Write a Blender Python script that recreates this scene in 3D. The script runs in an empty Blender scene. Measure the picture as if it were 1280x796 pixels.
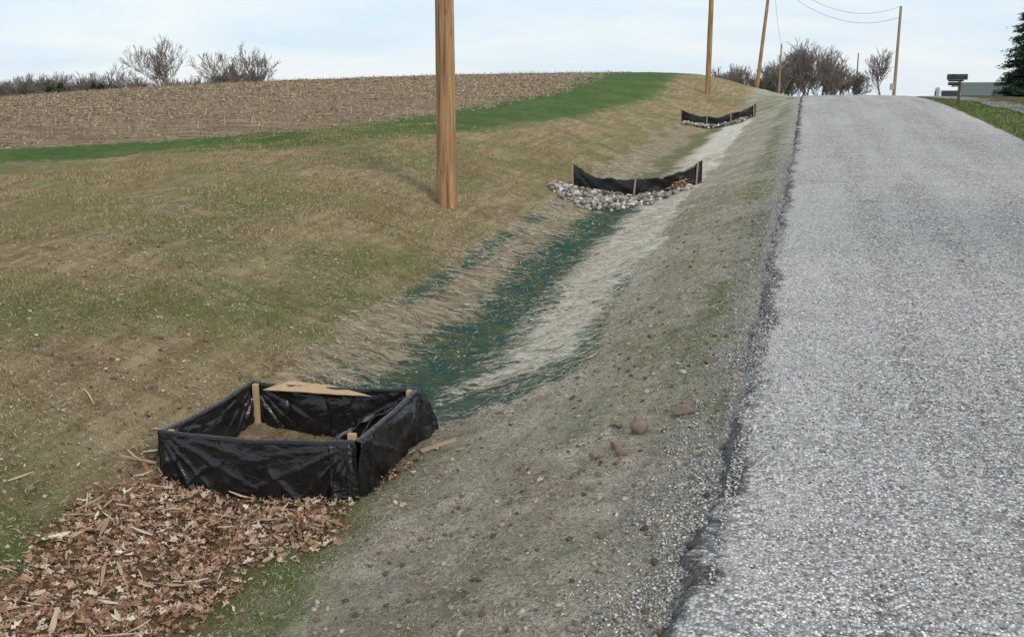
import bpy, math, numpy as np
from mathutils import Vector
rng=np.random.default_rng(7)
S=bpy.context.scene
# ---------------------------------------------------------------- helpers
def vnoise(x,y,seed=0):
    x=np.asarray(x,float);y=np.asarray(y,float)
    xi=np.floor(x);yi=np.floor(y);fx=x-xi;fy=y-yi
    fx=fx*fx*(3-2*fx);fy=fy*fy*(3-2*fy)
    def h(a,b):
        v=np.sin(a*127.1+b*311.7+seed*74.7)*43758.5453
        return v-np.floor(v)
    return (h(xi,yi)*(1-fx)+h(xi+1,yi)*fx)*(1-fy)+(h(xi,yi+1)*(1-fx)+h(xi+1,yi+1)*fx)*fy
def fbm(x,y,seed=0,o=3):
    s=0;a=.5;t=0
    for i in range(o):
        s=s+a*vnoise(x*2**i,y*2**i,seed+i*3);t+=a;a*=.5
    return s/t
def sst(a,b,x):
    t=np.clip((x-a)/(b-a),0,1);return t*t*(3-2*t)
ZY=[-60,0,36,40,44,48,52,56,60,64,70,80,100,140,180,4000]
ZV=[-3,0,1.8,1.983,2.133,2.25,2.333,2.383,2.4,2.383,2.3,2.05,1.3,-.4,-1.5,-1.5]
BY=[-60,0,6,11,16,24,40,50,60,66,71,78,90,110,140,180,4000]
BV=[-2.5,.1,.38,.65,.93,1.42,2.2,2.78,3.55,3.88,4.0,3.85,3.1,1.6,-.3,-1.5,-1.5]
def zr(Y):
    Y=np.asarray(Y,float)
    return sum(np.interp(Y+o,ZY,ZV) for o in (-2,-1,0,1,2))/5
def F(X,Y):
    Y=np.asarray(Y,float)
    b=sum(np.interp(Y+o,BY,BV) for o in (-4,-2,0,2,4))/5
    d=np.maximum(0,-10-np.asarray(X,float))
    return np.maximum(b-np.minimum(3,.00062*d*d),-2.2)
NX=[-9.5,-7.6,-6.2,-5.1,-4.3,-3.7,-3.0,-2.2,-1.5,-.8,-.35,0,4.9,5.3,7,12]
def prof(X,Y):
    z=zr(Y);f=F(-9.5,Y)
    V=[f,z+.5*(f-z)-.13,z-.42,z-.75,z-.95,z-1.0,z-.93,z-.66,z-.38,z-.13,z-.03,z-.06,z-.06,z-.04,z-.1,z-.15]
    w=sst(45,63,Y)
    t=[1,1,.86,.7,.57,.47,.36,.24,.12,.0,0,0,0,0,0,0]
    A=[z-.06+(f-z)*q for q in t]
    V=[a*(1-w)+b*w for a,b in zip(V,A)]
    r=np.where(X<NX[0],F(X,Y),V[-1])
    for i in range(len(NX)-1):
        m=(X>=NX[i])&(X<NX[i+1])
        u=(X-NX[i])/(NX[i+1]-NX[i])
        r=np.where(m,V[i]*(1-u)+V[i+1]*u,r)
    return r
def H(X,Y):
    X=np.asarray(X,float);Y=np.asarray(Y,float)
    k=np.clip(.25+np.maximum(-.4-X,0)*.6,.25,1);k=np.where(X>6,np.clip(.25+(X-6)*.5,.25,1),k)
    r=sum(prof(X+o*k,Y) for o in (-.7,-.5,-.3,-.1,.1,.3,.5,.7))/8
    off=np.clip((-.35-X)/.6,0,1)+np.clip((X-5.4)/1.,0,1)
    off=np.clip(off,0,1)
    near=1/(1+np.maximum(0,Y-20)/20)
    r=r+off*((fbm(X*.8,Y*.8,5)-.5)*.12+(fbm(X*3.1,Y*3.1,9)-.5)*.07+near*(fbm(X*9,Y*9,2)-.5)*.055)
    nz=np.clip((X+5.3)/.4,0,1)*np.clip((-1.9-X)/.4,0,1)*np.clip((Y-7.9)/.5,0,1)*np.clip((30-Y)/6,0,1)
    r=r+nz*(fbm(X*1.3+Y*.55,Y*4.2-X*1.2,77)-.45)*.13
    return r
def mesh(name,v,f,mat=None,smooth=False,parent=None):
    me=bpy.data.meshes.new(name);v=np.asarray(v,np.float32)
    if isinstance(f,np.ndarray):
        n,k=f.shape
        me.vertices.add(len(v));me.vertices.foreach_set('co',v.ravel())
        me.loops.add(n*k);me.loops.foreach_set('vertex_index',f.astype(np.int32).ravel())
        me.polygons.add(n);me.polygons.foreach_set('loop_start',np.arange(0,n*k,k,dtype=np.int32))
        me.polygons.foreach_set('loop_total',np.full(n,k,np.int32))
        me.update(calc_edges=True);me.validate()
    else:
        me.from_pydata(v.tolist(),[],f);me.update()
    if smooth: me.polygons.foreach_set('use_smooth',[True]*len(me.polygons))
    ob=bpy.data.objects.new(name,me);S.collection.objects.link(ob)
    if mat: me.materials.append(mat)
    if parent: ob.parent=parent
    return ob
def empty(name,loc=(0,0,0)):
    e=bpy.data.objects.new(name,None);S.collection.objects.link(e);e.location=loc;return e
def attr(ob,name,vals):
    a=ob.data.attributes.new(name,'FLOAT','POINT');a.data.foreach_set('value',np.asarray(vals,np.float32).ravel())
def gridfaces(nx,ny):   # index = j*nx+i
    i,j=np.meshgrid(np.arange(nx-1),np.arange(ny-1));a=(j*nx+i).ravel()
    return np.stack([a,a+1,a+1+nx,a+nx],1)
def prisms(segs,sides=4):
    s=np.asarray(segs,float);p0=s[:,0:3];p1=s[:,3:6];r0=s[:,6];r1=s[:,7]
    d=p1-p0;d/=np.linalg.norm(d,axis=1)[:,None]+1e-9
    up=np.where(np.abs(d[:,2:3])>.9,np.array([[1.,0,0]]),np.array([[0,0,1.]]))
    a=np.cross(d,up);a/=np.linalg.norm(a,axis=1)[:,None];b=np.cross(d,a)
    V=[];n=len(s)
    for P,R in((p0,r0),(p1,r1)):
        for k in range(sides):
            t=2*math.pi*k/sides
            V.append(P+R[:,None]*(a*math.cos(t)+b*math.sin(t)))
    V=np.stack(V,1).reshape(-1,3)
    base=np.arange(n)*2*sides;Fs=[]
    for k in range(sides):
        k2=(k+1)%sides
        Fs.append(np.stack([base+k,base+k2,base+sides+k2,base+sides+k],1))
    return V,np.concatenate(Fs)
def box(name,c,s,mat,parent=None,rot=0,bev=.0):
    x,y,z=[q/2 for q in s]
    v=np.array([[sx*x,sy*y,sz*z] for sz in(-1,1) for sy in(-1,1) for sx in(-1,1)])
    f=[(0,2,3,1),(4,5,7,6),(0,1,5,4),(2,6,7,3),(0,4,6,2),(1,3,7,5)]
    ob=mesh(name,v,f,mat,parent=parent);ob.location=c;ob.rotation_euler=(0,0,rot)
    if bev:
        m=ob.modifiers.new('b','BEVEL');m.width=bev;m.segments=2
    return ob
# ---------------------------------------------------------------- node helpers
class M:
    def __init__(s,name,rough=.9,spec=.2):
        s.m=bpy.data.materials.new(name);s.m.use_nodes=True;s.nt=s.m.node_tree
        s.b=s.nt.nodes['Principled BSDF'];s.b.inputs['Roughness'].default_value=rough
        s.b.inputs['Specular IOR Level'].default_value=spec
        s.pos=s.nt.nodes.new('ShaderNodeNewGeometry').outputs['Position']
    def n(s,t):return s.nt.nodes.new(t)
    def st(s,sock,v):
        if isinstance(v,bpy.types.NodeSocket): s.nt.links.new(v,sock)
        else:
            if isinstance(v,tuple) and len(v)==3 and sock.type=='RGBA': v=v+(1,)
            sock.default_value=v
    def noise(s,scale,det=4,rough=.6,vec=None,dist=0):
        q=s.n('ShaderNodeTexNoise');s.st(q.inputs['Vector'],vec or s.pos);q.inputs['Scale'].default_value=scale
        q.inputs['Detail'].default_value=det;q.inputs['Roughness'].default_value=rough;q.inputs['Distortion'].default_value=dist
        return q.outputs['Fac']
    def vor(s,scale,feat='F1',out='Distance',vec=None):
        q=s.n('ShaderNodeTexVoronoi');q.feature=feat;s.st(q.inputs['Vector'],vec or s.pos);q.inputs['Scale'].default_value=scale
        return q.outputs[out]
    def map(s,scale,vec=None,rot=(0,0,0)):
        q=s.n('ShaderNodeMapping');s.st(q.inputs['Vector'],vec or s.pos);q.inputs['Scale'].default_value=scale;q.inputs['Rotation'].default_value=rot
        return q.outputs[0]
    def mr(s,v,a,b,c=0.,d=1.):
        q=s.n('ShaderNodeMapRange');s.st(q.inputs[0],v);q.inputs[1].default_value=a;q.inputs[2].default_value=b;q.inputs[3].default_value=c;q.inputs[4].default_value=d
        return q.outputs[0]
    def ma(s,op,a,b=0.):
        q=s.n('ShaderNodeMath');q.operation=op;s.st(q.inputs[0],a);s.st(q.inputs[1],b);return q.outputs[0]
    def mix(s,f,a,b,mode='MIX'):
        q=s.n('ShaderNodeMix');q.data_type='RGBA';q.blend_type=mode
        s.st(q.inputs[0],f);s.st(q.inputs[6],a);s.st(q.inputs[7],b);return q.outputs[2]
    def at(s,name):
        q=s.n('ShaderNodeAttribute');q.attribute_name=name;return q.outputs['Fac']
    def ramp(s,f,stops):
        q=s.n('ShaderNodeValToRGB');s.st(q.inputs[0],f);e=q.color_ramp.elements
        while len(e)<len(stops): e.new(.5)
        for el,(p,c) in zip(e,stops): el.position=p;el.color=tuple(c)+(1,)
        return q.outputs[0]
    def island(s):
        return s.n('ShaderNodeNewGeometry').outputs['Random Per Island']
    def col(s,c): s.st(s.b.inputs['Base Color'],c)
    def bump(s,h,st=.5,dist=.02):
        q=s.n('ShaderNodeBump');s.st(q.inputs['Height'],h);q.inputs['Strength'].default_value=st;q.inputs['Distance'].default_value=dist
        s.nt.links.new(q.outputs[0],s.b.inputs['Normal'])
def islandmat(name,stops,rough=.85,spec=.2,trans=0):
    m=M(name,rough,spec);m.col(m.ramp(m.island(),stops));return m.m
# ---------------------------------------------------------------- world regions
PATH=np.array([(-300,-60),(-60,4),(-30,13.5),(-17.4,18.9),(-12.8,22.6),(-10.6,27),(-9.6,34),(-9.4,46),(-10.1,60),(-10.6,72),(-10.6,130)],float)
def pdist(X,Y):
    best=np.full(np.shape(X),1e9)
    for a,b in zip(PATH[:-1],PATH[1:]):
        d=b-a;t=np.clip(((X-a[0])*d[0]+(Y-a[1])*d[1])/(d@d),0,1)
        best=np.minimum(best,np.hypot(X-a[0]-t*d[0],Y-a[1]-t*d[1]))
    return best
def infield(X,Y):
    P=np.vstack([PATH,[(-300,130)]]);c=np.zeros(np.shape(X),bool);j=len(P)-1
    for i in range(len(P)):
        xi,yi=P[i];xj,yj=P[j]
        with np.errstate(divide='ignore',invalid='ignore'):
            m=((yi>Y)!=(yj>Y))&(X<(xj-xi)*(Y-yi)/((yj-yi) if yj!=yi else 1e-9)+xi)
        c^=m;j=i
    return c
def netmask(X,Y):
    wl=(fbm(Y*.9,0*Y,31)-.5)*.7; wr=(fbm(Y*1.1,0*Y+5,33)-.5)*.5
    L=-5.15+wl; R=np.interp(Y,[7,8.7,12,16,44],[-1.65,-1.65,-1.9,-2.1,-2.0])+wr
    y0=np.interp(X,[-5,-4.8,-3,-1.7],[8.6,8.4,7.75,8.8])+(fbm(X*3,0*X,35)-.5)*.5
    return sst(-.15,.35,X-L)*sst(-.2,.4,R-X)*sst(-.1,.3,Y-y0)*(1-sst(43,50,Y))
def litter(X,Y):
    w=(fbm(X*1.7,Y*1.7,41)-.5)*1.2
    l=-5.0+w*.8; r=np.interp(Y,[-5,3,4.5,6.4],[-3.3,-3.35,-3.3,-2.85])+w*.5
    return sst(-.1,.5,X-l)*sst(-.1,.4,r-X)*(1-sst(6.4,7.5,Y+w*.3))
def grassy(X,Y):
    g=sst(.53,.74,fbm(X*.55+3,Y*.4,51,4))
    g=g*np.where(X>-3,.7,.7)
    e=np.exp(-((X+2.95+.1*(Y-4.5))/.28)**2)*(1-sst(6.2,7.5,Y))
    e2=np.exp(-((X+.75)/.22)**2)*sst(.5,.6,fbm(Y*.5,0*Y,55))*sst(8,10,Y)
    e3=np.exp(-((X+5.5)/.9)**2)*np.exp(-((Y-4.8)/1.3)**2)*.9
    return np.clip(g+e+e2*.8+e3,0,1)*(X<-.4)
# ---------------------------------------------------------------- ground
def axis(parts):
    out=[]
    for a,b,st in parts: out.append(np.arange(a,b,st))
    return np.concatenate(out)
gp=lambda a,b,n:np.geomspace(a,b,n)
xs=np.concatenate([-gp(81,2600,26)[::-1],axis([(-80,-12,.7),(-12,-6,.09),(-6,0,.045),(0,5,.5),(5,12,.2),(12,40,1.4)]),gp(40,2600,26)])
ys=np.concatenate([axis([(-60,-4,2.),(-4,2,.25),(2,14,.045),(14,30,.1),(30,80,.35),(80,200,3)]),gp(200,3500,26)])
GX,GY=np.meshgrid(xs,ys);GZ=H(GX,GY)
fld=infield(GX,GY);pd=pdist(GX,GY)
hw=np.interp(GY,[10,22,40,60],[1.5,1.5,1.9,2.3])+(fbm(GX*.6,GY*.6,61)-.5)*1.
stripm=np.clip(1.6-pd/hw,0,1)*1.25
stub=(fld&(GY<135)).astype(float)
g=M('ground_soil_grass',.95,.1)
ob=mesh('ground',np.stack([GX,GY,GZ],-1).reshape(-1,3),gridfaces(len(xs),len(ys)),g.m,smooth=True)
attr(ob,'net',netmask(GX,GY));attr(ob,'strip',np.clip(stripm,0,1));attr(ob,'stub',stub)
attr(ob,'lit',litter(GX,GY));attr(ob,'grass',np.where(GX>5.3,np.where(GY<80,1.2,.9),grassy(GX,GY)))
attr(ob,'rs',sst(-3.5,-2.6,GX)*(GX<5))
cx=-3.62+(fbm(GY*.7,0*GY,71)-.5)*.8
ng=np.exp(-((GX-cx)/np.interp(GY,[8,14,20,26,44],[.70,.54,.46,.35,.3]))**2)
ng=np.maximum(ng,1.0*np.exp(-((GY-np.interp(GX,[-5,-3,-1.7],[8.7,8.3,9.1]))/.7)**2)*sst(-4,-3.6,GX))
ng=np.maximum(ng,.7*np.exp(-((GX-np.interp(GY,[8,12,16],[-1.85,-2.05,-2.4]))/.25)**2)*(1-sst(11,16,GY)))
ng=np.maximum(ng,.65*np.exp(-((GX+4.9+(fbm(GY*.9,0*GY,31)-.5)*.4)/.3)**2)*sst(.38,.6,fbm(GY*.8,GX*0,37)))
attr(ob,'ng',ng);attr(ob,'fin',sst(22,25,GY));attr(ob,'nw',sst(-3.6,-2.9,GX))
attr(ob,'mulch',((GX>8.3)&(GX<30)&(GY>50)&(GY<64)).astype(float))
attr(ob,'far',sst(135,200,GY));attr(ob,'sh',np.exp(-((GX+.5)/.32)**2))
n_big=g.noise(.55,5,.6);n_mid=g.noise(4,6,.65);n_fine=g.noise(38,6,.75);n_vf=g.noise(130,3,.7)
n_b2=g.noise(.9,6,.7,vec=g.map((1,1,1),rot=(0,0,1.)))
ff=g.mix(.5,n_fine,n_vf)
stk_=g.noise(1,6,.7,vec=g.map((6,.7,2),rot=(0,0,.25)))
stk2=g.noise(1,5,.7,vec=g.map((.5,5,2),rot=(0,0,-.35)))
straw=g.mix(g.mr(ff,.39,.59),(.11,.072,.035),(.50,.395,.225))
straw=g.mix(g.mr(n_mid,.42,.68,0,.6),straw,(.185,.122,.064))
straw=g.mix(g.mr(n_b2,.48,.62,0,.6),straw,g.mix(g.mr(ff,.4,.6),(.085,.052,.03),(.31,.205,.12)))
straw=g.mix(g.mr(stk_,.45,.63,0,.6),straw,(.52,.43,.27))
straw=g.mix(g.mr(stk2,.52,.66,0,.55),straw,(.15,.105,.055))
gcol=g.mix(g.mr(ff,.38,.62),(.085,.088,.026),(.30,.285,.11))
bankc=g.mix(g.mr(n_big,.47,.60,0,.6),straw,gcol)
rsc=g.mix(g.mr(ff,.42,.56),(.13,.105,.08),(.74,.675,.565))
rsc=g.mix(g.mr(n_mid,.42,.66,0,.6),rsc,(.25,.20,.145))
rsc=g.mix(g.mr(n_b2,.50,.64,0,.5),rsc,(.20,.15,.105))
rsc=g.mix(g.mr(stk2,.45,.65,0,.35),rsc,(.58,.52,.42))
rsc=g.mix(g.mr(n_big,.46,.62,0,.42),rsc,(.22,.24,.115))
c=g.mix(g.at('rs'),bankc,rsc)
c=g.mix(g.ma('MULTIPLY',g.at('sh'),g.mr(n_mid,.3,.6,0,.7)),c,g.mix(g.mr(ff,.42,.58),(.12,.115,.11),(.55,.535,.51)))
grc=g.mix(g.mr(ff,.35,.65),(.055,.085,.02),(.19,.25,.085))
gm=g.ma('MULTIPLY',g.at('grass'),g.mr(g.ma('ADD',n_mid,g.ma('MULTIPLY',n_fine,.6)),.62,.9))
c=g.mix(gm,c,grc)
# netting / straw blanket
mp=g.map((1.1,5,4),rot=(0,0,.35));st1=g.noise(1.5,7,.75,vec=mp,dist=1.8)
st2=g.noise(2.,7,.8,vec=g.map((2,7,5),rot=(0,0,-.3)),dist=1.2)
nb=g.mix(g.mr(st1,.36,.6),(.18,.135,.08),(.58,.48,.34))
nwt=g.mix(g.mr(st1,.32,.50),(.38,.34,.26),(.92,.86,.75))
nb=g.mix(g.mr(st2,.50,.66,0,.6),nb,(.17,.145,.085))
nwt=g.mix(g.mr(st2,.54,.70,0,.5),nwt,(.22,.20,.14))
nb=g.mix(g.at('nw'),nb,nwt)
nb=g.mix(g.mr(ff,.3,.6,.3,0),nb,(.12,.10,.06))
ngm=g.mr(g.ma('ADD',g.ma('MULTIPLY',g.at('ng'),.60),g.ma('ADD',g.ma('MULTIPLY',g.ma('SUBTRACT',.5,st1),1.6),g.ma('MULTIPLY',g.ma('SUBTRACT',.5,st2),1.2))),.19,.33)
gr_c=g.mix(g.mr(n_mid,.45,.63),(.014,.10,.09),(.10,.135,.05));gr_c=g.mix(g.mr(ff,.45,.6,0,.35),gr_c,(.15,.22,.17));gr_c=g.mix(g.mr(st2,.38,.5,.5,0),gr_c,(.012,.045,.042))
gr_c=g.mix(g.mr(n_b2,.57,.68,0,.6),gr_c,(.13,.10,.06))
gr_c=g.mix(g.at('fin'),gr_c,(.20,.20,.10))
nb=g.mix(g.ma('MULTIPLY',ngm,.93),nb,gr_c)
c=g.mix(g.mr(g.ma('ADD',g.at('net'),g.ma('ADD',g.ma('MULTIPLY',g.ma('SUBTRACT',n_mid,.5),1.6),g.ma('MULTIPLY',g.ma('SUBTRACT',st1,.5),1.6))),.35,.65),c,nb)
c=g.mix(g.ma('MULTIPLY',g.at('lit'),.8),c,g.mix(n_fine,(.09,.045,.028),(.32,.19,.115)))
# field
rows=g.noise(1,5,.7,vec=g.map((.5,3.2,1),rot=(0,0,-.29)))
fc=g.mix(g.mr(rows,.35,.65),(.17,.12,.075),(.42,.33,.215));fc=g.mix(g.mr(n_mid,.4,.65,0,.6),fc,(.18,.125,.08))
c=g.mix(g.at('stub'),c,fc)
sg=g.mix(g.mr(n_mid,.3,.7),(.045,.095,.024),(.11,.18,.055));sg=g.mix(g.mr(n_big,.46,.66,0,.5),sg,(.18,.185,.085))
c=g.mix(g.mr(g.ma('ADD',g.at('strip'),g.ma('MULTIPLY',g.ma('SUBTRACT',n_mid,.5),1.5)),.3,.8),c,sg)
c=g.mix(g.at('mulch'),c,(.12,.085,.055))
c=g.mix(g.at('far'),c,(.12,.12,.07))
g.col(c)
hh=g.ma('ADD',g.ma('MULTIPLY',n_fine,.8),g.ma('ADD',g.ma('MULTIPLY',n_mid,1.2),g.ma('MULTIPLY',g.ma('MULTIPLY',st1,g.at('net')),2.)))
g.bump(g.ma('ADD',hh,g.ma('MULTIPLY',n_vf,.3)),.9,.06)
# ---------------------------------------------------------------- road
ry=np.concatenate([axis([(-60,1,1.),(1,16,.04),(16,64,.15),(64,200,2)]),gp(200,900,12)])
xl=np.interp(ry,[0,3.8,5.45,6.8,21.8,60],[-.5,-.42,-.34,-.29,-.2,-.22])
xl=xl+(fbm(ry*1.3,ry*0,81)-.5)*.09+(fbm(ry*7,ry*0,83)-.5)*.10+(fbm(ry*19,ry*0,84)-.5)*.05
xo=5.1+(fbm(ry*1.2,ry*0,85)-.5)*.12
us=[-.05,0,.04,.1,.18,.3,.5,.8,1.2,1.8,2.6,3.4,4.2,4.8]
RX=np.stack([xl+u for u in us]+[xo,xo+.04],1);RY=np.repeat(ry[:,None],RX.shape[1],1)
RZ=zr(RY)+.045*(1-((RX-2.45)/2.65)**2)*1.+.000
RZ[:,0]-=.07;RZ[:,1]-=.012;RZ[:,-1]-=.12;RZ+=(fbm(RX*6,RY*6,87)-.5)*.006
r=M('chip_seal_gravel_road',.9,.15)
rd=mesh('road',np.stack([RX,RY,RZ],-1).reshape(-1,3),gridfaces(RX.shape[1],len(ry)),r.m,smooth=True)
attr(rd,'ed',np.clip(1-(RX-xl[:,None])/.26,0,1))
jit=r.noise(30,2,.5)
vc=r.vor(48,out='Color');sep=r.n('ShaderNodeSeparateColor');r.nt.links.new(vc,sep.inputs[0])
stone=r.ramp(sep.outputs[0],[(0,(.05,.048,.048)),(.25,(.24,.23,.225)),(.55,(.52,.505,.495)),(.8,(.78,.76,.74)),(1,(.97,.95,.92))])
stone=r.mix(r.mr(sep.outputs[1],.8,.86,0,.5),stone,(.40,.30,.22))
vd=r.vor(48);gap=r.mr(vd,.45,.72)
cc=r.mix(r.ma('MULTIPLY',gap,.75),stone,(.08,.078,.078))
pat=r.noise(6,6,.75);cc=r.mix(r.mr(pat,.42,.62,0,.4),cc,r.mix(sep.outputs[1],(.13,.13,.13),(.46,.455,.45)))
tr=r.noise(1,4,.6,vec=r.map((1.6,.10,1)));cc=r.mix(r.mr(tr,.38,.62,0,.35),cc,(.60,.59,.575))
shade_bl=r.noise(.8,5,.65,vec=r.map((.6,1.6,1)));cc=r.mix(r.mr(shade_bl,.50,.72,0,.35),cc,(.22,.22,.23))  # soft tree-shade bands across the road, painted into the colour
dust=r.noise(2.2,5,.7);cc=r.mix(r.mr(dust,.5,.7,0,.35),cc,(.58,.53,.46))
em=r.mr(r.ma('ADD',r.at('ed'),r.ma('ADD',r.ma('MULTIPLY',r.ma('SUBTRACT',r.noise(9,5,.8),.5),2.),r.ma('MULTIPLY',r.ma('SUBTRACT',r.noise(1.1,3,.6),.5),1.8))),.68,.92)
cc=r.mix(r.ma('MULTIPLY',em,.88),cc,r.mix(sep.outputs[2],(.02,.02,.022),(.10,.098,.098)))
r.col(cc);r.bump(r.ma('SUBTRACT',r.ma('MULTIPLY',jit,.6),vd),.9,.018)
# driveway on the right
dm=M('gravel_driveway_surface',.9);dm.col(dm.mix(dm.noise(8,6,.7),(.13,.13,.13),(.30,.30,.30)))
dy=np.arange(14,62,.5);dc=np.interp(dy,[14,30,45,54,61.5],[12,8.3,7.5,6.6,5.4]);dw=np.interp(dy,[14,54,61],[.8,.75,1.2])
DX=np.stack([dc-dw,dc-dw*.4,dc,dc+dw*.4,dc+dw],1);DY=np.repeat(dy[:,None],5,1)
mesh('driveway',np.stack([DX,DY,H(DX,DY)+.03],-1).reshape(-1,3),gridfaces(5,len(dy)),dm.m,smooth=True)
# ---------------------------------------------------------------- scatter strips
def strips(name,X,Y,L,W,mat,lift=.006,tilt=.25,bend=.3,parent=None,Z=None,ang=None):
    n=len(X);Z=H(X,Y) if Z is None else Z
    a=rng.uniform(0,2*np.pi,n) if ang is None else ang
    e=.12
    gx=(H(X+e,Y)-H(X-e,Y))/(2*e);gy=(H(X,Y+e)-H(X,Y-e))/(2*e)
    d=np.stack([np.cos(a),np.sin(a),gx*np.cos(a)+gy*np.sin(a)+rng.normal(0,tilt,n)],1)
    d/=np.linalg.norm(d,axis=1)[:,None]
    q=np.stack([-np.sin(a),np.cos(a),-gx*np.sin(a)+gy*np.cos(a)+rng.normal(0,tilt*1.6,n)],1);q/=np.linalg.norm(q,axis=1)[:,None]
    C=np.stack([X,Y,Z+lift+rng.uniform(0,lift,n)],1)
    up=np.array([[0,0,1.]])
    hL=(L/2)[:,None];hW=(W/2)[:,None];b=(rng.normal(0,bend,n)*L)[:,None]
    V=np.stack([C-d*hL-q*hW*.5+up*b*.5,C-d*hL+q*hW*.5+up*b*.5,C-q*hW,C+q*hW,C+d*hL-q*hW*.35+up*b*.4,C+d*hL+q*hW*.35+up*b*.4],1).reshape(-1,3)
    k=np.arange(n)*6
    Fc=np.concatenate([np.stack([k,k+2,k+3,k+1],1),np.stack([k+2,k+4,k+5,k+3],1)])
    return mesh(name,V,Fc,mat,parent=parent)
def pts(n,x0,x1,y0,y1,f):
    X=rng.uniform(x0,x1,n);u=rng.uniform(0,1,n);Y=y0*(y1/y0)**(u**.85)
    k=rng.uniform(0,1,n)<f(X,Y);return X[k],Y[k]
strawm=islandmat('dry_straw',[(0,(.11,.08,.05)),(.35,(.29,.235,.15)),(.75,(.48,.42,.30)),(1,(.70,.64,.51))])
X,Y=pts(260000,-10,-.45,2.5,22,lambda x,y:(1-litter(x,y))*(.25+.75*sst(.35,.62,fbm(x*1.5,y*1.5,91)))*(1-.5*netmask(x,y))*np.where(x>-3.2,1.,.5))
ds=np.clip(np.hypot(X,Y)/6,.9,3)
strips('straw_mulch',X,Y,rng.uniform(.015,.055,len(X))*ds**.5,rng.uniform(.0016,.004,len(X))*ds**.8,strawm,.004,.2,.1)
# straw fibres of the erosion blanket
X,Y=pts(75000,-5.3,-1.5,7.7,30,lambda x,y:np.clip(netmask(x,y)*1.2,0,1)*(1-.9*np.exp(-((x+3.62)/.45)**2))*np.where(x>-3.3,1.,.4)*sst(.3,.55,fbm(x*1.3+y*.5,y*3,93)))
ds=np.clip(np.hypot(X,Y)/8,1,3)
bls=islandmat('blanket_straw',[(0,(.27,.22,.14)),(.5,(.58,.52,.40)),(1,(.86,.81,.70))])
strips('erosion_blanket_straw',X,Y,rng.uniform(.03,.10,len(X))*ds**.7,rng.uniform(.002,.004,len(X))*ds**.8,bls,.006,.15,.1,ang=rng.normal(.3,.6,len(X)))
grm=islandmat('grass_blades',[(0,(.04,.06,.015)),(.5,(.085,.125,.035)),(.85,(.16,.20,.07)),(1,(.32,.30,.15))])
def blades(name,X,Y,h,w,mat):
    n=len(X);Z=H(X,Y)-.004;a=rng.uniform(0,6.28,n);l=rng.uniform(.1,.9,n)*h;b=rng.uniform(0,6.28,n)
    B=np.stack([X,Y,Z],1);dx=np.stack([np.cos(a),np.sin(a),0*a],1)*(w/2)[:,None]
    T=B+np.stack([np.cos(b)*l,np.sin(b)*l,h],1)
    V=np.stack([B-dx,B+dx,T],1).reshape(-1,3);k=np.arange(n)*3
    return mesh(name,V,np.stack([k,k+1,k+2],1),mat)
X,Y=pts(200000,-9,-.4,2.5,20,lambda x,y:np.clip(grassy(x,y)*1.1-.05,0,1)*(1-.8*litter(x,y))*(1-.7*netmask(x,y)))
blades('grass_tufts',X,Y,rng.uniform(.015,.05,len(X)),rng.uniform(.003,.006,len(X)),grm)
dgm=islandmat('dry_grass_blades',[(0,(.10,.08,.035)),(.5,(.28,.225,.11)),(1,(.50,.42,.25))])
X,Y=pts(220000,-14,-4.6,3,28,lambda x,y:(.05+.95*sst(.42,.6,fbm(x*1.1,y*1.1,95)))*(1-litter(x,y))*(1-.9*netmask(x,y)))
ds=np.clip(np.hypot(X,Y)/8,.9,2.5)
blades('dry_grass',X,Y,rng.uniform(.015,.05,len(X))*ds**.4,rng.uniform(.003,.006,len(X))*ds,dgm)
X,Y=pts(30000,5.2,9,14,50,lambda x,y:1.+0*x)
blades('verge_grass',X,Y,rng.uniform(.05,.10,len(X)),rng.uniform(.012,.025,len(X)),grm)
# corn stubble & residue in the field
res=islandmat('corn_residue_mat',[(0,(.14,.10,.065)),(.4,(.28,.215,.14)),(.8,(.43,.34,.225)),(1,(.60,.51,.38))])
X=rng.uniform(-85,-10,230000);Y=rng.uniform(12,74,230000);k=infield(X,Y)&(pdist(X,Y)>1.2)&(rng.uniform(0,1,230000)<.3+.7*sst(.35,.6,fbm(X*.25,(Y-.3*X)*1.0,63)));X=X[k];Y=Y[k]
sc=np.clip(np.hypot(X,Y)/30,1,2.)
strips('corn_residue',X,Y,rng.uniform(.10,.30,len(X))*sc*.6,rng.uniform(.015,.035,len(X))*sc,res,.01,.14,.08)
rowc=np.arange(-60,160,.76);seg=[]
for rr in rowc:
    s=np.arange(-100,30,.28)+rng.uniform(0,.2)
    s=s+rng.normal(0,.04,len(s))
    X=s;Y=rr+s*.30+rng.normal(0,.06,len(s))
    k=(Y>12)&(Y<76)&(X>-85)&(X<-9)
    X=X[k];Y=Y[k]
    if len(X)==0: continue
    k=infield(X,Y)&(pdist(X,Y)>1.5)&(rng.uniform(0,1,len(X))<.6);X=X[k];Y=Y[k]
    if len(X)==0: continue
    Z=H(X,Y);h=rng.uniform(.04,.22,len(X))
    seg.append(np.stack([X,Y,Z-.02,X+rng.normal(0,.06,len(X)),Y+rng.normal(0,.06,len(X)),Z+h,0*X+.014,0*X+.010],1))
V,Fc=prisms(np.concatenate(seg),3);mesh('corn_stubble',V,Fc,res)
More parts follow.
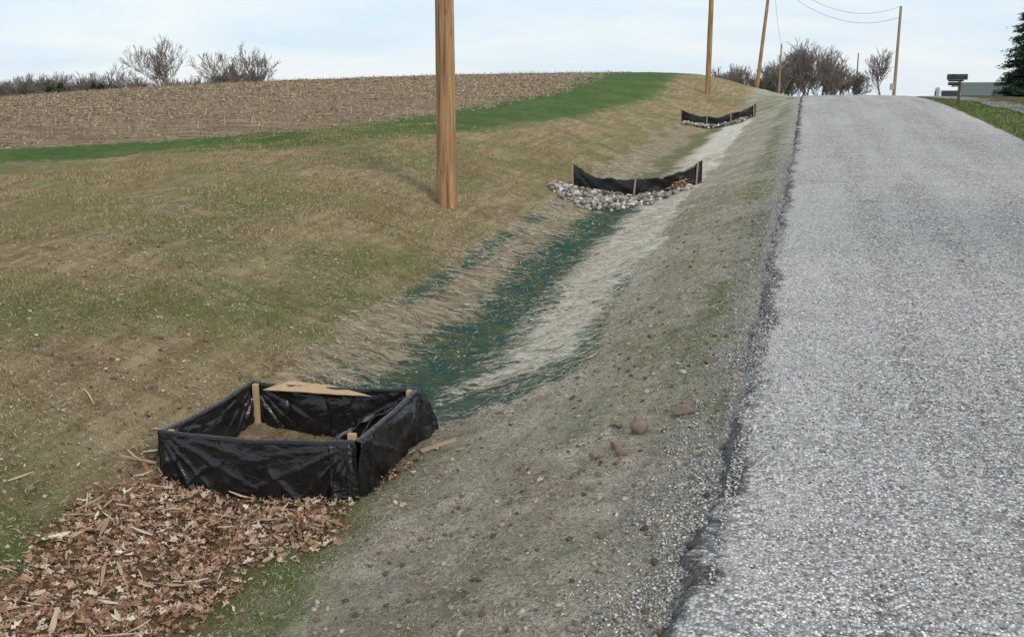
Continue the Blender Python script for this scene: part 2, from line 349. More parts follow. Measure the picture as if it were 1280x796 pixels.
# leaf litter
lm=M('fallen_leaves_mat',.75,.3)
lm.col(lm.mix(lm.mr(lm.noise(45,3,.6),.35,.7,0,.4),lm.ramp(lm.island(),[(0,(.11,.06,.038)),(.2,(.23,.12,.075)),(.45,(.35,.21,.135)),(.7,(.46,.32,.22)),(.9,(.60,.48,.36)),(1,(.76,.68,.57))]),(.17,.095,.06)))
def leaves(name,X,Y,L,lift,mat,fl=.28):
    n=len(X);Z=H(X,Y)+lift;C=np.stack([X,Y,Z],1)
    A=rng.normal(0,1,(n,3));A[:,2]*=fl;A/=np.linalg.norm(A,axis=1)[:,None]
    B=rng.normal(0,1,(n,3));B[:,2]*=fl;B-=A*(A*B).sum(1)[:,None];B/=np.linalg.norm(B,axis=1)[:,None]
    N=np.cross(A,B);N*=np.sign(N[:,2:3]+1e-9)
    W=L*rng.uniform(.5,.95,n);Lc=L[:,None];Wc=W[:,None];cu=rng.uniform(.1,.5,n)[:,None]*Wc
    # lobed leaf outline
    u=[(-.5,0,0),(-.32,.34,.8),(-.12,.2,.3),(.08,.5,1),(.16,.2,.3),(.5,0,.4),(.16,-.2,.3),(.08,-.5,1),(-.12,-.2,.3),(-.32,-.34,.8),(0,0,-.2)]
    V=np.stack([C+A*Lc*a*rng.uniform(.8,1.2,(n,1))+B*Wc*b*rng.uniform(.6,1.2,(n,1))+N*cu*c*rng.uniform(.1,1.5,(n,1)) for a,b,c in u],1).reshape(-1,3)
    k=np.arange(n)*11;Fc=[]
    for i in range(10): Fc.append(np.stack([k+i,k+(i+1)%10,k+10],1))
    return mesh(name,V,np.concatenate(Fc),mat)
X,Y=pts(40000,-5.8,-2.6,2.6,7.8,lambda x,y:litter(x,y)*(.6+.4*sst(.35,.6,fbm(x*2.2,y*2.2,97))))
k=~((X>-4.6)&(X<-3.1)&(Y>6.4));X=X[k];Y=Y[k]
leaves('leaf_litter',X,Y,rng.uniform(.02,.11,len(X))*rng.uniform(.6,1,len(X)),rng.uniform(0,.035,len(X))*(.4+fbm(X*3,Y*3,99)*1.6),lm.m)
X,Y=pts(6000,-8,-.8,3,21,lambda x,y:.10+.7*np.exp(-((x+3.7)/.35)**2)*(y>14)+.5*np.exp(-((x+3.9)**2+(y-6.9)**2)/1.6)+.7*np.exp(-((x+5.3)/.7)**2)*(y<8.2)+.0*x)
leaves('scattered_leaves',X,Y,rng.uniform(.02,.06,len(X)),rng.uniform(.003,.012,len(X)),lm.m,.2)
hm=islandmat('corn_husk_mat',[(0,(.30,.21,.13)),(.5,(.46,.36,.26)),(1,(.68,.60,.48))])
X,Y=pts(330,-5.4,-2.9,2.6,7.4,litter);X=np.append(X,rng.uniform(-6.2,-4.7,16));Y=np.append(Y,rng.uniform(4.5,7.5,16))
strips('corn_husks',X,Y,rng.uniform(.08,.30,len(X))*rng.uniform(.4,1,len(X)),rng.uniform(.010,.045,len(X)),hm,.035,.10,.08)
# ---------------------------------------------------------------- stones
def ico(sub):
    import bmesh
    b=bmesh.new();bmesh.ops.create_icosphere(b,subdivisions=sub,radius=1)
    v=np.array([q.co[:] for q in b.verts]);f=np.array([[w.index for w in q.verts] for q in b.faces]);b.free();return v,f
def stones(name,X,Y,R,mat,sub=1,sink=.3,lift=None,rough=.2):
    v,f=ico(sub);n=len(X);m=len(v)
    Z=H(X,Y)+(0 if lift is None else lift)
    th=rng.uniform(0,6.28,n);sc=rng.uniform(.55,1.2,(n,3));sc[:,2]*=.75
    P=v[None]*(1+rng.uniform(-rough,rough,(n,m,1)))*sc[:,None]*R[:,None,None]
    if sub>1: # facet by clipping against random planes
        for q in range(7):
            nn=rng.normal(0,1,(n,3));nn/=np.linalg.norm(nn,axis=1)[:,None];d=(P*nn[:,None]).sum(2);lim=(R*rng.uniform(.45,.7,n))[:,None]
            P=P-nn[:,None]*np.maximum(d-lim,0)[...,None]
    c=np.cos(th)[:,None];s=np.sin(th)[:,None]
    x=P[...,0]*c-P[...,1]*s;y=P[...,0]*s+P[...,1]*c
    V=np.stack([x+X[:,None],y+Y[:,None],P[...,2]+(Z+R*.6*(1-sink*1.5))[:,None]],-1).reshape(-1,3)
    Fc=(f[None]+np.arange(n)[:,None,None]*m).reshape(-1,3)
    return mesh(name,V,Fc,mat)
lime=islandmat('limestone',[(0,(.08,.065,.05)),(.3,(.19,.16,.135)),(.6,(.31,.28,.25)),(.88,(.44,.42,.39)),(1,(.66,.645,.615))])
n=1200;X=rng.uniform(-5.4,-2.3,n);dY=rng.uniform(0,1,n)**1.2;Y=22.3-dY*np.interp(X,[-5.3,-4.4,-3.3,-2.5],[.9,2.1,1.8,.5])+rng.normal(0,.1,n)
stones('riprap_stones',X,Y,rng.uniform(.022,.082,n),lime,2,.3,rng.uniform(0,.03,n),.12)
n=420;X=rng.uniform(-4.9,-2.3,n);Y=rng.uniform(41.8,43.0,n)
stones('riprap_stones',X,Y,rng.uniform(.04,.085,n),lime,2,.1,rng.uniform(0,.08,n),.12)
chip=islandmat('gravel_chips',[(0,(.07,.07,.072)),(.4,(.24,.24,.24)),(.8,(.45,.44,.43)),(1,(.7,.69,.67))])
n=34000;Y=2.6*(26/2.6)**rng.uniform(0,1,n);X=np.interp(Y,[0,3.8,6.8,22],[-.5,-.42,-.3,-.2])+.12-np.abs(rng.normal(0,.28,n))
k=rng.uniform(0,1,n)<.3+.7*sst(.35,.6,vnoise(Y*1.5,X*3,44))
stones('loose_gravel',X[k],Y[k],rng.uniform(.003,.010,k.sum()),chip,1,.2,np.where(X[k]>-.3,.045,0.))
# loose chips lying on the chip seal itself
n=42000;Y=2.6*(14/2.6)**rng.uniform(0,1,n);X=-.15+rng.uniform(0,1,n)*np.minimum(5.1,.35*Y+1.2)
v,f=ico(1);R=rng.uniform(.003,.0085,n);P=v[None]*(1+rng.uniform(-.2,.2,(n,len(v),1)))*R[:,None,None]*np.array([1.1,.9,.7])
Z=zr(Y)+.045*(1-((X-2.45)/2.65)**2)+R*.3
V=(P+np.stack([X,Y,Z],1)[:,None]).reshape(-1,3);Fc=(f[None]+np.arange(n)[:,None,None]*len(v)).reshape(-1,3)
chip2=islandmat('road_chips_mat',[(0,(.10,.10,.10)),(.3,(.32,.315,.31)),(.7,(.60,.585,.57)),(1,(.88,.86,.83))])
mesh('loose_road_chips',V,Fc,chip2)
n=10000;Y=2.6*(16/2.6)**rng.uniform(0,1,n);X=rng.uniform(-8.5,-.4,n)
peb=islandmat('clods_and_pebbles',[(0,(.07,.05,.03)),(.5,(.18,.135,.09)),(.85,(.30,.25,.19)),(1,(.46,.42,.36))])
k=netmask(X,Y)<.4
stones('soil_clods',X[k],Y[k],(rng.uniform(.15,1,n)**3.5*.026+.004)[k],peb,2,.55,rough=.25)
fs=M('field_stone_mat',.85);fs.col(fs.mix(fs.noise(25,5,.7),(.12,.085,.065),(.30,.235,.18)));fs.bump(fs.noise(60,4),.4,.01)
for (x,y,rr) in [(-.98,6.55,.085),(-.70,6.75,.07),(-1.08,6.3,.055),(-1.02,6.15,.045),(-1.22,6.2,.04),(-1.15,6.75,.04),(-.62,7.9,.045),(-5.3,5.6,.04)]:
    o=stones('field_stone',np.array([x]),np.array([y]),np.array([rr*1.1]),fs.m,3,.25,rough=.03)
asl=M('asphalt_lump_mat',.8);asl.col(asl.mix(asl.noise(40,4),(.03,.03,.03),(.10,.09,.085)))
stones('asphalt_crumbs',np.array([-.42,-.36,-.45,-.33,-.4]),np.array([4.7,4.62,4.58,4.8,5.3]),np.array([.035,.03,.02,.02,.025]),asl.m,2,.1)
# ---------------------------------------------------------------- wood + poles
w=M('treated_pole_wood',.85,.15)
wv=w.noise(1,6,.7,vec=w.map((16,16,.9)));wb=w.noise(3,4,.6,vec=w.map((1,1,.35)))
wc=w.ramp(wv,[(.32,(.13,.075,.038)),(.5,(.33,.20,.10)),(.68,(.50,.34,.19))]);wc=w.mix(w.mr(wb,.42,.65,0,.55),wc,(.28,.165,.085))
cr=w.noise(1,3,.5,vec=w.map((34,34,.6)));wc=w.mix(w.mr(cr,.57,.66,0,.85),wc,(.07,.045,.03))
kn=w.vor(1,vec=w.map((3.2,3.2,1.3)));wc=w.mix(w.mr(kn,.10,.16,.8,0),wc,(.08,.05,.03))
w.col(wc);w.bump(wv,.5,.02)
w2=M('weathered_pole_wood',.9);w2.col(w2.mix(w2.noise(1,5,.7,vec=w2.map((12,12,.8))),(.16,.11,.08),(.40,.30,.22)))
def pole(x,y,h,r,mat,lean=0,fresh=False,zb=None):
    z=float(H(np.array([x]),np.array([y]))[0])-.2 if zb is None else zb
    e=empty('utility_pole',(x,y,z));n=20 if fresh else 10;rings=60 if fresh else 8
    t=np.linspace(0,1,rings);V=[]
    for q in t:
        a=np.arange(n)*2*np.pi/n;rad=r*(1-.3*q)*(1+(.05*(fbm(a*2,0*a+q*h*1.5,3)-.5)))
        V.append(np.stack([rad*np.cos(a)+lean*q*h,rad*np.sin(a),0*a+q*h],1))
    V=np.concatenate(V);Fc=[]
    for j in range(rings-1):
        for i in range(n): Fc.append((j*n+i,j*n+(i+1)%n,(j+1)*n+(i+1)%n,(j+1)*n+i))
    Fc.append(tuple(range((rings-1)*n,rings*n)))
    mesh('pole_shaft',V,Fc,mat,smooth=True,parent=e)
    box('crossarm',(lean*h*.95,.0,h*.95),(.12,.1,.5),mat,e,bev=.01)
    return e,np.array([x+lean*h,y,z+h])
PA,tA=pole(-6.2,17.2,10.5,.185,w.m,0,True)
PB,tB=pole(-5.15,56,10.,.15,w.m)
PC,tC=pole(-3.75,81,9.6,.15,w.m,.075)
PD,tD=pole(-3.8,150,10.4,.15,w2.m)
PE,tE=pole(-3.0,183,10.6,.17,w2.m)
PF,tF=pole(7.4,169,10.3,.14,w2.m)
PG,tG=pole(7.3,94.5,8.6,.15,w2.m)
met=M('painted_metal_grey',.5,.5);met.col((.35,.35,.36))
box('meter_box',(-.22,-.1,1.9),(.35,.25,.55),met.m,PG,bev=.03)
blk=M('black_cable',.6);blk.col((.03,.03,.03))
def wire(a,b,sag,r=.012):
    t=np.linspace(0,1,25);P=a[None]*(1-t)[:,None]+b[None]*t[:,None];P[:,2]-=4*sag*t*(1-t)
    return np.concatenate([P[:-1],P[1:],np.full((24,2),r)],1)
segs=[wire(tA,tB,.8),wire(tB,tC,.5),wire(tB-np.array([0,0,.2]),tC-np.array([0,0,1.2]),.8),wire(tC,tD,1.),wire(tD,tE,.5),wire(tC-np.array([0,0,.6]),tG,1.6),wire(tG-np.array([0,0,.9]),tC-np.array([0,0,1.3]),1.5)]
V,Fc=prisms(np.concatenate(segs),4);mesh('overhead_wires',V,Fc,blk.m)
# ---------------------------------------------------------------- black plastic
pl=M('black_silt_fabric',.38,.5)
d1=pl.noise(7,6,.7);d2=pl.noise(45,4,.7)
pc=pl.mix(pl.mr(d1,.5,.75,0,.35),(.008,.008,.010),(.05,.045,.04))
pc=pl.mix(pl.mr(d2,.66,.72,0,.6),pc,(.24,.20,.17))
pl.col(pc);pl.st(pl.b.inputs['Roughness'],pl.mr(d1,.35,.7,.2,.42))
bw=pl.noise(1,3,.5,vec=pl.map((3,3,5),rot=(.5,.4,0)),dist=.8);rdg=pl.ma('ABSOLUTE',pl.ma('SUBTRACT',bw,.5))
pl.bump(rdg,.45,.08)
lw=M('sawn_lumber',.75,.2);lv=lw.noise(1,5,.7,vec=lw.map((20,20,3)));lw.col(lw.mix(lv,(.32,.21,.11),(.56,.42,.27)))
stk=M('sawn_lumber_b',.75,.2);stk.col(stk.mix(stk.noise(20,4),(.24,.17,.11),(.42,.34,.25)))
BX=empty('inlet_protection_box')
cor=[(-4.66,6.30,-.135),(-3.06,6.42,-.105),(-3.07,7.70,-.06),(-4.62,7.62,-.10)]
ctr=np.array([-3.85,7.02])
def wall(a,b,name,seed,sag):
    a=np.array(a);b=np.array(b);L=np.hypot(*(b-a)[:2]);nu=150
    u=np.linspace(0,1,nu);d=(b-a)[:2]/L;nrm=np.array([d[1],-d[0]])  # outward (ccw corners)
    prof_=[('o',t) for t in np.linspace(0,1,30)]+[('t',t) for t in (.25,.5,.75)]+[('i',t) for t in np.linspace(1,0,30)]
    V=[]
    for side,t in prof_:
        px=a[0]*(1-u)+b[0]*u;py=a[1]*(1-u)+b[1]*u
        top=a[2]*(1-u)+b[2]*u-sag*4*u*(1-u)+.018*(fbm(u*L*4,u*0,seed)-.5)
        bot=H(px,py)-.06+(.05*(fbm(u*L*4,u*0,seed+3)-.5) if side=='o' else 0)
        off={'o':.024,'i':-.024}.get(side,None)
        if side=='t': off=.024-.048*t;z=top+.010*math.sin(math.pi*t);off=off+0*u
        else:
            z=bot*(1-t)+top*t
            slack=(np.sin(math.pi*min(t*1.05,1))*.03)*(.4+fbm(u*L*1.6,u*0,seed+30))
            # tension folds fanning down from the corners + vertical drapes hanging off the rail
            fan=0
            for uc,dirn in((0,1),(1,-1)):
                du=np.abs(u-uc)*L+.02;angf=np.arctan2((1.03-t)*.5,du)
                ph=angf*11+fbm(angf*3,u*0,seed+9)*3
                fan=fan+np.exp(-du*1.8)*(1-np.abs(np.sin(ph)))**3*.045
            dr=(1-np.abs(np.sin(u*L*6.5+fbm(u*L*2,u*0+t*.8,seed+1)*7)))**3*.035*(.35+.65*(1-t))
            lo=(fbm(u*L*2.6+t*.8,u*0+t*1.5,seed+4)-.5)*.055
            edge=np.clip(np.minimum(u,1-u)*25,0,1)
            off=off+((fan+dr+lo)*(1.0 if t<.9 else .2)+slack*(1 if side=='o' else -1))*edge
        V.append(np.stack([px+nrm[0]*off,py+nrm[1]*off,z],1))
    V=np.concatenate(V)
    return mesh(name,V,gridfaces(nu,len(prof_)),pl.m,smooth=True,parent=BX)
nm=['front_fabric','side_fabric','back_fabric','left_fabric']
for i in range(4): wall(cor[i],cor[(i+1)%4],nm[i],10+i*20,[.03,.012,.035,.03][i])
# corner posts inside fabric
for i,(x,y,z) in enumerate(cor):
    dx=np.sign(ctr[0]-x)*.055;dy=np.sign(ctr[1]-y)*.055
    hgt=.62;box('corner_post_%d'%i,(x+dx,y+dy,z-.31+(.04 if i==1 else -.005)),(.045+.015*(i==1),.045,hgt),lw.m,BX,bev=.003)
def sheet(name,P,mat,parent,nu=24,nv=16,amp=.02,seed=1,smooth=True):
    P=np.array(P,float) # 4 corners p00,p10,p11,p01
    u,v=np.meshgrid(np.linspace(0,1,nu),np.linspace(0,1,nv));u=u[...,None];v=v[...,None]
    Q=P[0]*(1-u)*(1-v)+P[1]*u*(1-v)+P[2]*u*v+P[3]*(1-u)*v
    nn=np.cross(P[1]-P[0],P[3]-P[0]);nn/=np.linalg.norm(nn)
    Q=Q+nn*(fbm(u*5,v*2,seed)-.5)*amp*2
    ob=mesh(name,Q.reshape(-1,3),gridfaces(nu,nv),mat,smooth=smooth,parent=parent)
    m=ob.modifiers.new('s','SOLIDIFY');m.thickness=.006;return ob
pk=sheet('top_plank',[(-4.48,7.53,-.135),(-3.45,7.58,-.13),(-3.85,7.69,-.10),(-4.30,7.69,-.085)],lw.m,BX,amp=.010,seed=3)
sheet('slack_fabric',[(-3.15,6.6,-.14),(-3.12,7.55,-.10),(-3.32,7.5,-.30),(-3.42,6.7,-.42)],pl.m,BX,amp=.06,seed=6)
sheet('slack_fabric_roll',[(-3.38,6.75,-.22),(-3.24,7.5,-.13),(-3.34,7.52,-.22),(-3.5,6.78,-.32)],pl.m,BX,amp=.04,seed=16)
sheet('corner_flap',[(-3.08,7.40,-.07),(-3.03,7.72,-.06),(-2.86,7.72,-.48),(-2.99,7.42,-.60)],pl.m,BX,amp=.04,seed=9)
sheet('front_flap',[(-3.26,6.375,-.125),(-3.04,6.385,-.105),(-3.0,6.35,-.72),(-3.20,6.31,-.72)],pl.m,BX,amp=.04,seed=19)
sheet('side_flap',[(-3.03,6.40,-.105),(-3.03,6.60,-.11),(-2.97,6.64,-.66),(-3.0,6.36,-.70)],pl.m,BX,amp=.04,seed=29)
# loose boards on the ground
def board(name,x,y,L,wd,rot,tilt=0):
    z=float(H(np.array([x]),np.array([y]))[0]);o=box(name,(x,y,z+.02),(L,wd,.014),stk.m,None,rot,.003);o.rotation_euler=(0.1,tilt,rot)
board('wood_board',-2.75,7.33,.32,.05,.75,-.16);board('wood_board',-5.0,6.45,.34,.03,.05,.1)
board('wood_board',-3.35,6.0,.35,.05,.6,-.05)
# ---------------------------------------------------------------- silt fences
def fence(X,Y,hgt,seedv,stakes,saglist):
    e=empty('silt_fence');nu=120;u=np.linspace(0,1,nu)
    px=np.interp(u,np.linspace(0,1,len(X)),X);py=np.interp(u,np.linspace(0,1,len(Y)),Y)
    k=np.ones(9)/9;pys=np.convolve(np.pad(py,4,'edge'),k,'valid')
    zb=H(px,pys);tz=np.interp(u,np.linspace(0,1,len(hgt)),hgt)
    bulge=(fbm(u*7,u*0,seedv)-.5);V=[]
    sg=np.zeros(nu)
    for a,b in zip(stakes[:-1],stakes[1:]):
        m=(u>=a)&(u<=b);q=(u[m]-a)/(b-a);sg[m]=.07*4*q*(1-q)
    for t in np.linspace(0,1,14):
        V.append(np.stack([px,pys-.02+bulge*.10*math.sin(math.pi*t)+(fbm(u*12+t*3,u*0+t*2,seedv+2)-.5)*.06*(1-t*.6),zb-.05+(tz+.05-sg)*t],1))
    ob=mesh('fence_fabric',np.concatenate(V),gridfaces(nu,14),pl.m,smooth=True,parent=e)
    m=ob.modifiers.new('s','SOLIDIFY');m.thickness=.008
    for i,s in enumerate(stakes):
        j=min(nu-1,int(s*(nu-1)))
        o=box('stake_%d'%i,(px[j],pys[j]-.055,zb[j]+tz[j]/2-.03),(.04,.03,tz[j]+.05),stk.m,e,bev=.003);o.rotation_euler=(rng.normal(0,.05),rng.normal(0,.07),0)
    return e
fence([-5.1,-4.3,-3.55,-2.9,-2.15],[22.7,22.4,22.25,22.4,22.9],[.48,.42,.40,.45,.50],3,[.01,.5,.97],None)
fence([-5.1,-4.2,-3.4,-2.7,-2.0],[43.5,43.3,43.1,43.3,43.7],[.52,.46,.46,.50,.54],8,[.01,.33,.66,.98],None)
X=rng.normal(-2.62,.12,160);Y=rng.normal(22.2,.2,160)
leaves('leaf_pile',X,Y,rng.uniform(.06,.12,160),rng.uniform(.02,.22,160),lm.m)
# ---------------------------------------------------------------- trees
def baretree(h,seed,spread=.55,dmax=6,r0=None,minr=.012,trunk=.25):
    R=np.random.default_rng(seed);segs=[];r0=r0 or h*.018
    def grow(p,d,L,r,dep):
        n=3 if dep<3 else 2
        for k in range(n):
            d=d+R.normal(0,.09,3)+np.array([0,0,.16 if dep else .05]);d/=np.linalg.norm(d)
            q=p+d*L/n;r2=max(r*(.88),minr*.8)
            segs.append([*p,*q,r,r2]);p=q;r=r2
            if dep<dmax and (k<n-1) and dep>0 and R.uniform()<.85:
                child(p,d,L*R.uniform(.5,.8),r*.55,dep+1)
        if dep<dmax:
            for c in range(R.integers(2,4)+(dep==0)):
                child(p,d,L*R.uniform(.62,.85),max(r*R.uniform(.55,.75),minr),dep+1)
    def child(p,d,L,r,dep):
        a=R.normal(0,1,3);a-=d*(a@d);a/=np.linalg.norm(a)
        ang=R.uniform(.35,1.)*spread*1.2
        nd=d*math.cos(ang)+a*math.sin(ang);grow(p,nd,L,max(r,minr),dep)
    grow(np.zeros(3),np.array([0,0,1.]),h*trunk,r0,0)
    s=np.array(segs);zmax=max(s[:,5].max(),.1);s[:,:6]*=h/zmax;return s
bark=M('bark',.95,.05);bark.col(bark.mix(bark.noise(3,4),(.13,.112,.10),(.25,.22,.20)))  # bark tone lightened, distance haze mixed into its colour
def place(name,segs_list,x,y,mat,sides=3,zoff=-.2):
    V,Fc=prisms(segs_list,sides);o=mesh(name,V,Fc,mat);o.location=(x,y,float(H(np.array([x]),np.array([y]))[0])+zoff);return o
place('bare_tree',baretree(13.8,1,.62,6,minr=.022,trunk=.28),-91,131,bark.m)
place('bare_tree',baretree(11.2,2,.62,6,minr=.022,trunk=.28),-81,131,bark.m)
place('bare_tree',baretree(12.4,3,.6,6,minr=.022,trunk=.28),-76,131,bark.m)
place('bare_tree',baretree(9.8,4,.5,5,minr=.022,trunk=.28),9.9,150,bark.m)
def mass(name,items,mat,y0,dm=5,minr=.035):
    out=[]
    for i,(x,y,h) in enumerate(items):
        s=baretree(h,100+i,.62,dm,minr=minr,trunk=.16);z=float(H(np.array([x]),np.array([y]))[0])-.2
        s[:,[0,3]]+=x;s[:,[1,4]]+=y;s[:,[2,5]]+=z;out.append(s)
    V,Fc=prisms(np.concatenate(out),3);return mesh(name,V,Fc,mat)
it=[]
for i in range(34):
    x=-17+24*(i+rng.uniform(0,1))/34;hh_=np.interp(x,[-16,-9,-4,1,3,7],[6.8,8.2,9.0,13.,10.4,7]);it.append((x,rng.uniform(152,185),hh_*rng.uniform(.82,1.08)))
mass('distant_tree_line',it,bark.m,0,5,.028)
it=[]
for i in range(100):
    a=-.94+.38*(i+rng.uniform(0,1))/100;yy=rng.uniform(165,215)
    it.append((a*yy,yy,rng.uniform(6.0,9.4)+(1.8 if rng.uniform()<.12 else 0)))
for i in range(18):
    yy=rng.uniform(170,210);it.append((rng.uniform(-.60,-.30)*yy,yy,rng.uniform(6.8,8.2)))
mass('distant_tree_line',it,bark.m,0,5,.03)
# off to the right of the road: roadside trees whose thin shade falls on the road
for i,(x,y,h) in enumerate([(14,-3,11),(17,3,13),(12.5,7,10),(17,14,12),(22,24,13)]):
    place('bare_tree',baretree(h,40+i,.6,5,minr=.02),x,y,bark.m,4)
# evergreen masses
evm=islandmat('evergreen_needles',[(0,(.010,.022,.014)),(.5,(.025,.05,.028)),(1,(.06,.095,.05))])
def spruce(name,x,y,h,rad,n=9000,zoff=-.1):
    z0=float(H(np.array([x]),np.array([y]))[0])+zoff;e=empty(name,(x,y,z0))
    V,Fc=prisms([[0,0,0,0,0,h*.5,.13,.08],[0,0,h*.5,0,0,h,.08,.01]],8);mesh('trunk',V,Fc,bark.m,parent=e)
    seg=[];P=[];D=[]
    for t in np.linspace(.04,.99,38):
        nb=int(6+10*(1-t))
        for k in range(nb):
            a=rng.uniform(0,6.28);L=rad*(1-t)**.85*rng.uniform(.65,1.12)+.12;zz=h*t+rng.normal(0,.05)
            end=np.array([math.cos(a)*L,math.sin(a)*L,zz-L*.22+ .12*L*L*.4])
            seg.append([0,0,zz,*end,.02,.006])
            m=max(3,int(n*L/(34*8*rad)*1.6));s=rng.uniform(.15,1,m)[:,None]
            pp=np.array([0,0,zz])*(1-s)+end*s+rng.normal(0,.06+.04*L,(m,3))*np.array([1,1,.5]);P.append(pp)
            D.append(np.tile(np.array([math.cos(a),math.sin(a),-.35]),(m,1)))
    V,Fc=prisms(seg,3);mesh('branches',V,Fc,bark.m,parent=e)
    P=np.concatenate(P);D=np.concatenate(D)+rng.normal(0,.5,P.shape);D/=np.linalg.norm(D,axis=1)[:,None]
    Q=np.cross(D,rng.normal(0,1,P.shape));Q/=np.linalg.norm(Q,axis=1)[:,None]
    l=rng.uniform(.08,.20,(len(P),1));wd=rng.uniform(.02,.045,(len(P),1))
    V=np.stack([P-Q*wd,P+Q*wd,P+D*l],1).reshape(-1,3);k=np.arange(len(P))*3
    mesh('needles',V,np.stack([k,k+1,k+2],1),evm,parent=e)
spruce('spruce_tree',13.1,66,8.6,2.4,55000)
def evergmass(name,items):
    V=[]
    for x,y,h in items:
        z=float(H(np.array([x]),np.array([y]))[0]);n=500;t=rng.uniform(0,1,n)**1.3
        a=rng.uniform(0,6.28,n);rr=h*.32*(1-t)*rng.uniform(.5,1.1,n)
        P=np.stack([x+rr*np.cos(a),y+rr*np.sin(a),z+t*h],1);V.append((P[:,None]+rng.normal(0,.3,(n,3,3))).reshape(-1,3))
    V=np.concatenate(V);k=np.arange(len(V)//3)*3
    mesh(name,V,np.stack([k,k+1,k+2],1),evm)
it=[]
for i in range(16):
    yy=rng.uniform(160,175);it.append((rng.uniform(-.88,-.76)*yy,yy,rng.uniform(5.,7.)))
for i in range(5):
    yy=rng.uniform(160,175);it.append((rng.uniform(-.60,-.42)*yy,yy,rng.uniform(6.,7.4)))
evergmass('distant_evergreens',it)
# ---------------------------------------------------------------- mailbox
mx,my=5.62,42.8;mz=float(H(np.array([mx]),np.array([my]))[0])
MB=empty('mailbox',(mx,my,mz));bm=M('black_painted_metal',.4,.5);bm.col((.02,.02,.022))
dk=M('dark_stained_post',.8);dk.col(dk.mix(dk.noise(20),(.05,.04,.035),(.12,.10,.085)))
box('post',(.05,0,.45),(.10,.10,1.0),dk.m,MB,bev=.008);box('arm',(-.1,0,.93),(.55,.09,.06),dk.m,MB,bev=.005)
n=14;prf=[(-.11,0),(.11,0)]+[(.11*math.cos(t),.12+.10*math.sin(t)) for t in np.linspace(0,math.pi,n)]
V=[(x,p,.965+q) for x in(-.42,.30) for p,q in prf];k=len(prf)
Fc=[tuple(range(k))[::-1],tuple(range(k,2*k))]+[(i,(i+1)%k,k+(i+1)%k,k+i) for i in range(k)]
mesh('box_shell',V,Fc,bm.m,parent=MB)
box('newspaper_tube',(-.15,0,.82),(.45,.14,.12),bm.m,MB,bev=.03);box('door_latch',(-.435,0,1.1),(.02,.04,.05),met.m,MB);box('flag',(-.2,-.125,1.14),(.14,.01,.07),bm.m,MB)
# ---------------------------------------------------------------- house & van beyond the crest
def house(x,y,L,D,hw_,hr):
    z=float(H(np.array([x]),np.array([y]))[0])-.1;e=empty('ranch_house',(x,y,z))
    sd=M('grey_siding',.8);sd.col(sd.mix(sd.noise(3),(.30,.30,.28),(.38,.38,.36)));rf=M('grey_green_shingles',.9);rf.col(rf.mix(rf.noise(6,5),(.07,.085,.08),(.15,.17,.16)))
    gl=M('window_glass',.1,.5);gl.col((.03,.04,.05));wh=M('white_trim',.6);wh.col((.75,.75,.73))
    box('walls',(0,0,hw_/2),(L,D,hw_),sd.m,e)
    o=.4;V=[(-L/2-o,-D/2-o,hw_+.01),(L/2+o,-D/2-o,hw_+.01),(L/2+o,0,hr),(-L/2-o,0,hr),(L/2+o,D/2+o,hw_+.01),(-L/2-o,D/2+o,hw_+.01)]
    mesh('roof',V,[(0,1,2,3),(3,2,4,5),(0,3,5),(1,4,2),(0,5,4,1)],rf.m,parent=e)
    for i,xx in enumerate((-.34,-.12,.34)):
        box('window_frame_%d'%i,(L*xx,-D/2-.02,1.5),(1.3,.06,1.1),wh.m,e);box('window_%d'%i,(L*xx,-D/2-.055,1.5),(1.1,.03,.9),gl.m,e)
    box('door',(L*.12,-D/2-.03,1.05),(.95,.06,2.1),wh.m,e)
    br=M('chimney_brick',.9);br.col((.2,.09,.06));box('chimney',(L*.2,.6,hr+.05),(.6,.6,.7),br.m,e)
house(21.5,131,9,7,2.6,4.1)
vx,vy=13.2,108;vz=float(H(np.array([vx]),np.array([vy]))[0]);VN=empty('parked_van',(vx,vy,vz))
wp=M('white_car_paint',.3,.5);wp.col((.75,.76,.78));gl2=M('van_glass',.1,.5);gl2.col((.03,.035,.04))
pr=[(-2.4,.35),(-2.45,1.2),(-2.3,2.1),(-2.1,2.3),(1.1,2.3),(1.7,1.45),(2.4,1.2),(2.45,.4)]
V=[(s,y,z) for s in(-.95,.95) for y,z in pr];k=len(pr)
o=mesh('body',V,[tuple(range(k)),tuple(range(k,2*k))[::-1]]+[(i,k+i,k+(i+1)%k,(i+1)%k) for i in range(k)],wp.m,parent=VN)
m=o.modifiers.new('b','BEVEL');m.width=.08;m.segments=3
box('rear_window',(0,-2.40,1.65),(1.5,.06,.6),gl2.m,VN)
rl=M('tail_lamp');rl.col((.4,.02,.02))
for s in(-1,1):
    box('tail_lamp_%d'%(s+1),(s*.85,-2.46,1.1),(.14,.05,.35),rl.m,VN);box('side_window_%d'%(s+1),(s*.955,.6,1.65),(.03,1.2,.55),gl2.m,VN)
    for q in(-1.5,1.5):
        V_,F_=prisms([[s*.85-.1,q,.34,s*.85+.1,q,.34,.34,.34]],16);mesh('wheel',V_,F_,blk.m,parent=VN)
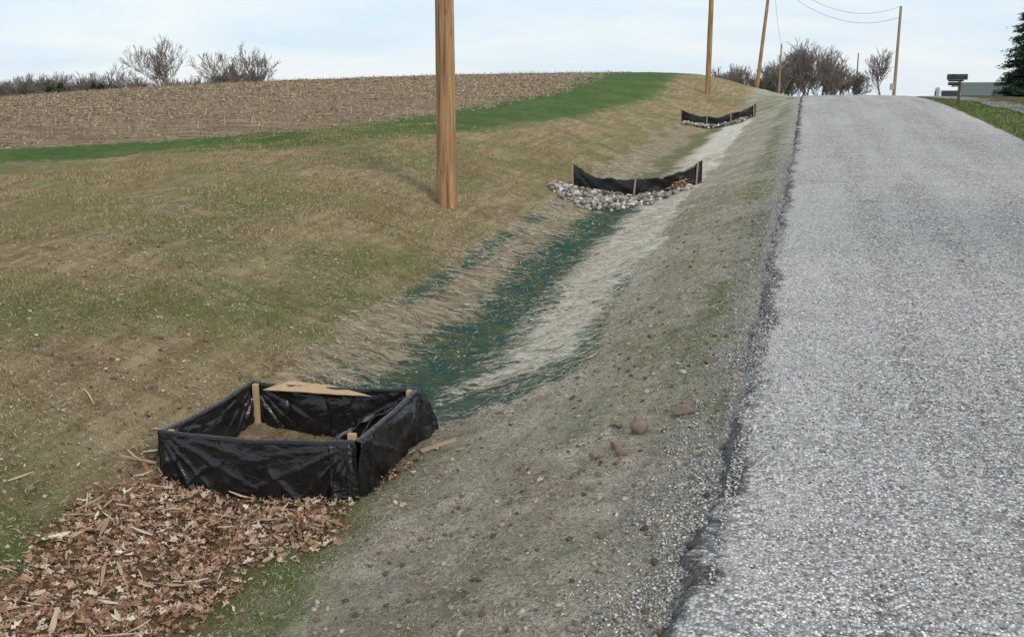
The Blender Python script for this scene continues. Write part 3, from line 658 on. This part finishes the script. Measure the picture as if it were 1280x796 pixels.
# ---------------------------------------------------------------- light, sky
el=math.radians(30);sx,sy=.74,-.67;sv=Vector((sx,sy,0)).normalized()*math.cos(el);sv.z=math.sin(el)
ld=bpy.data.lights.new('sun','SUN');ld.energy=1.9;ld.angle=math.radians(12.0);ld.color=(1,.92,.80)
so=bpy.data.objects.new('sun',ld);S.collection.objects.link(so);so.rotation_euler=sv.to_track_quat('Z','Y').to_euler()
W=bpy.data.worlds.new('World');S.world=W;W.use_nodes=True;nt=W.node_tree;bg=nt.nodes['Background']
sk=nt.nodes.new('ShaderNodeTexSky');sk.sky_type='NISHITA';sk.sun_disc=False;sk.sun_elevation=el;sk.sun_rotation=math.atan2(sx,sy);sk.dust_density=1.5
tc=nt.nodes.new('ShaderNodeTexCoord');mp=nt.nodes.new('ShaderNodeMapping');mp.inputs['Scale'].default_value=(2.2,2.2,15);mp.inputs['Rotation'].default_value=(0.06,.05,.6)
nt.links.new(tc.outputs['Generated'],mp.inputs[0])
nz=nt.nodes.new('ShaderNodeTexNoise');nz.inputs['Scale'].default_value=1.4;nz.inputs['Detail'].default_value=7;nz.inputs['Roughness'].default_value=.55;nz.inputs['Distortion'].default_value=.5
nt.links.new(mp.outputs[0],nz.inputs['Vector'])
rp=nt.nodes.new('ShaderNodeMapRange');rp.inputs[1].default_value=.36;rp.inputs[2].default_value=.6;nt.links.new(nz.outputs['Fac'],rp.inputs[0])
cl=nt.nodes.new('ShaderNodeMix');cl.data_type='RGBA';nt.links.new(rp.outputs[0],cl.inputs[0]);cl.inputs[6].default_value=(6.9,8.3,9.6,1);cl.inputs[7].default_value=(8.8,9.3,9.6,1)
mx_=nt.nodes.new('ShaderNodeMix');mx_.data_type='RGBA';mx_.inputs[0].default_value=.85;nt.links.new(sk.outputs[0],mx_.inputs[6]);nt.links.new(cl.outputs[2],mx_.inputs[7])
nt.links.new(mx_.outputs[2],bg.inputs['Color']);bg.inputs['Strength'].default_value=.108
S.view_settings.view_transform='Standard';S.view_settings.look='None';S.view_settings.exposure=0
cd=bpy.data.cameras.new('camera');cd.lens=35;cd.sensor_width=36;cd.clip_end=6000;cd.clip_start=.05
co=bpy.data.objects.new('camera',cd);S.collection.objects.link(co);co.location=(0,0,2.4)
co.rotation_euler=(math.radians(90-12.6),0,math.radians(16.1));S.camera=co
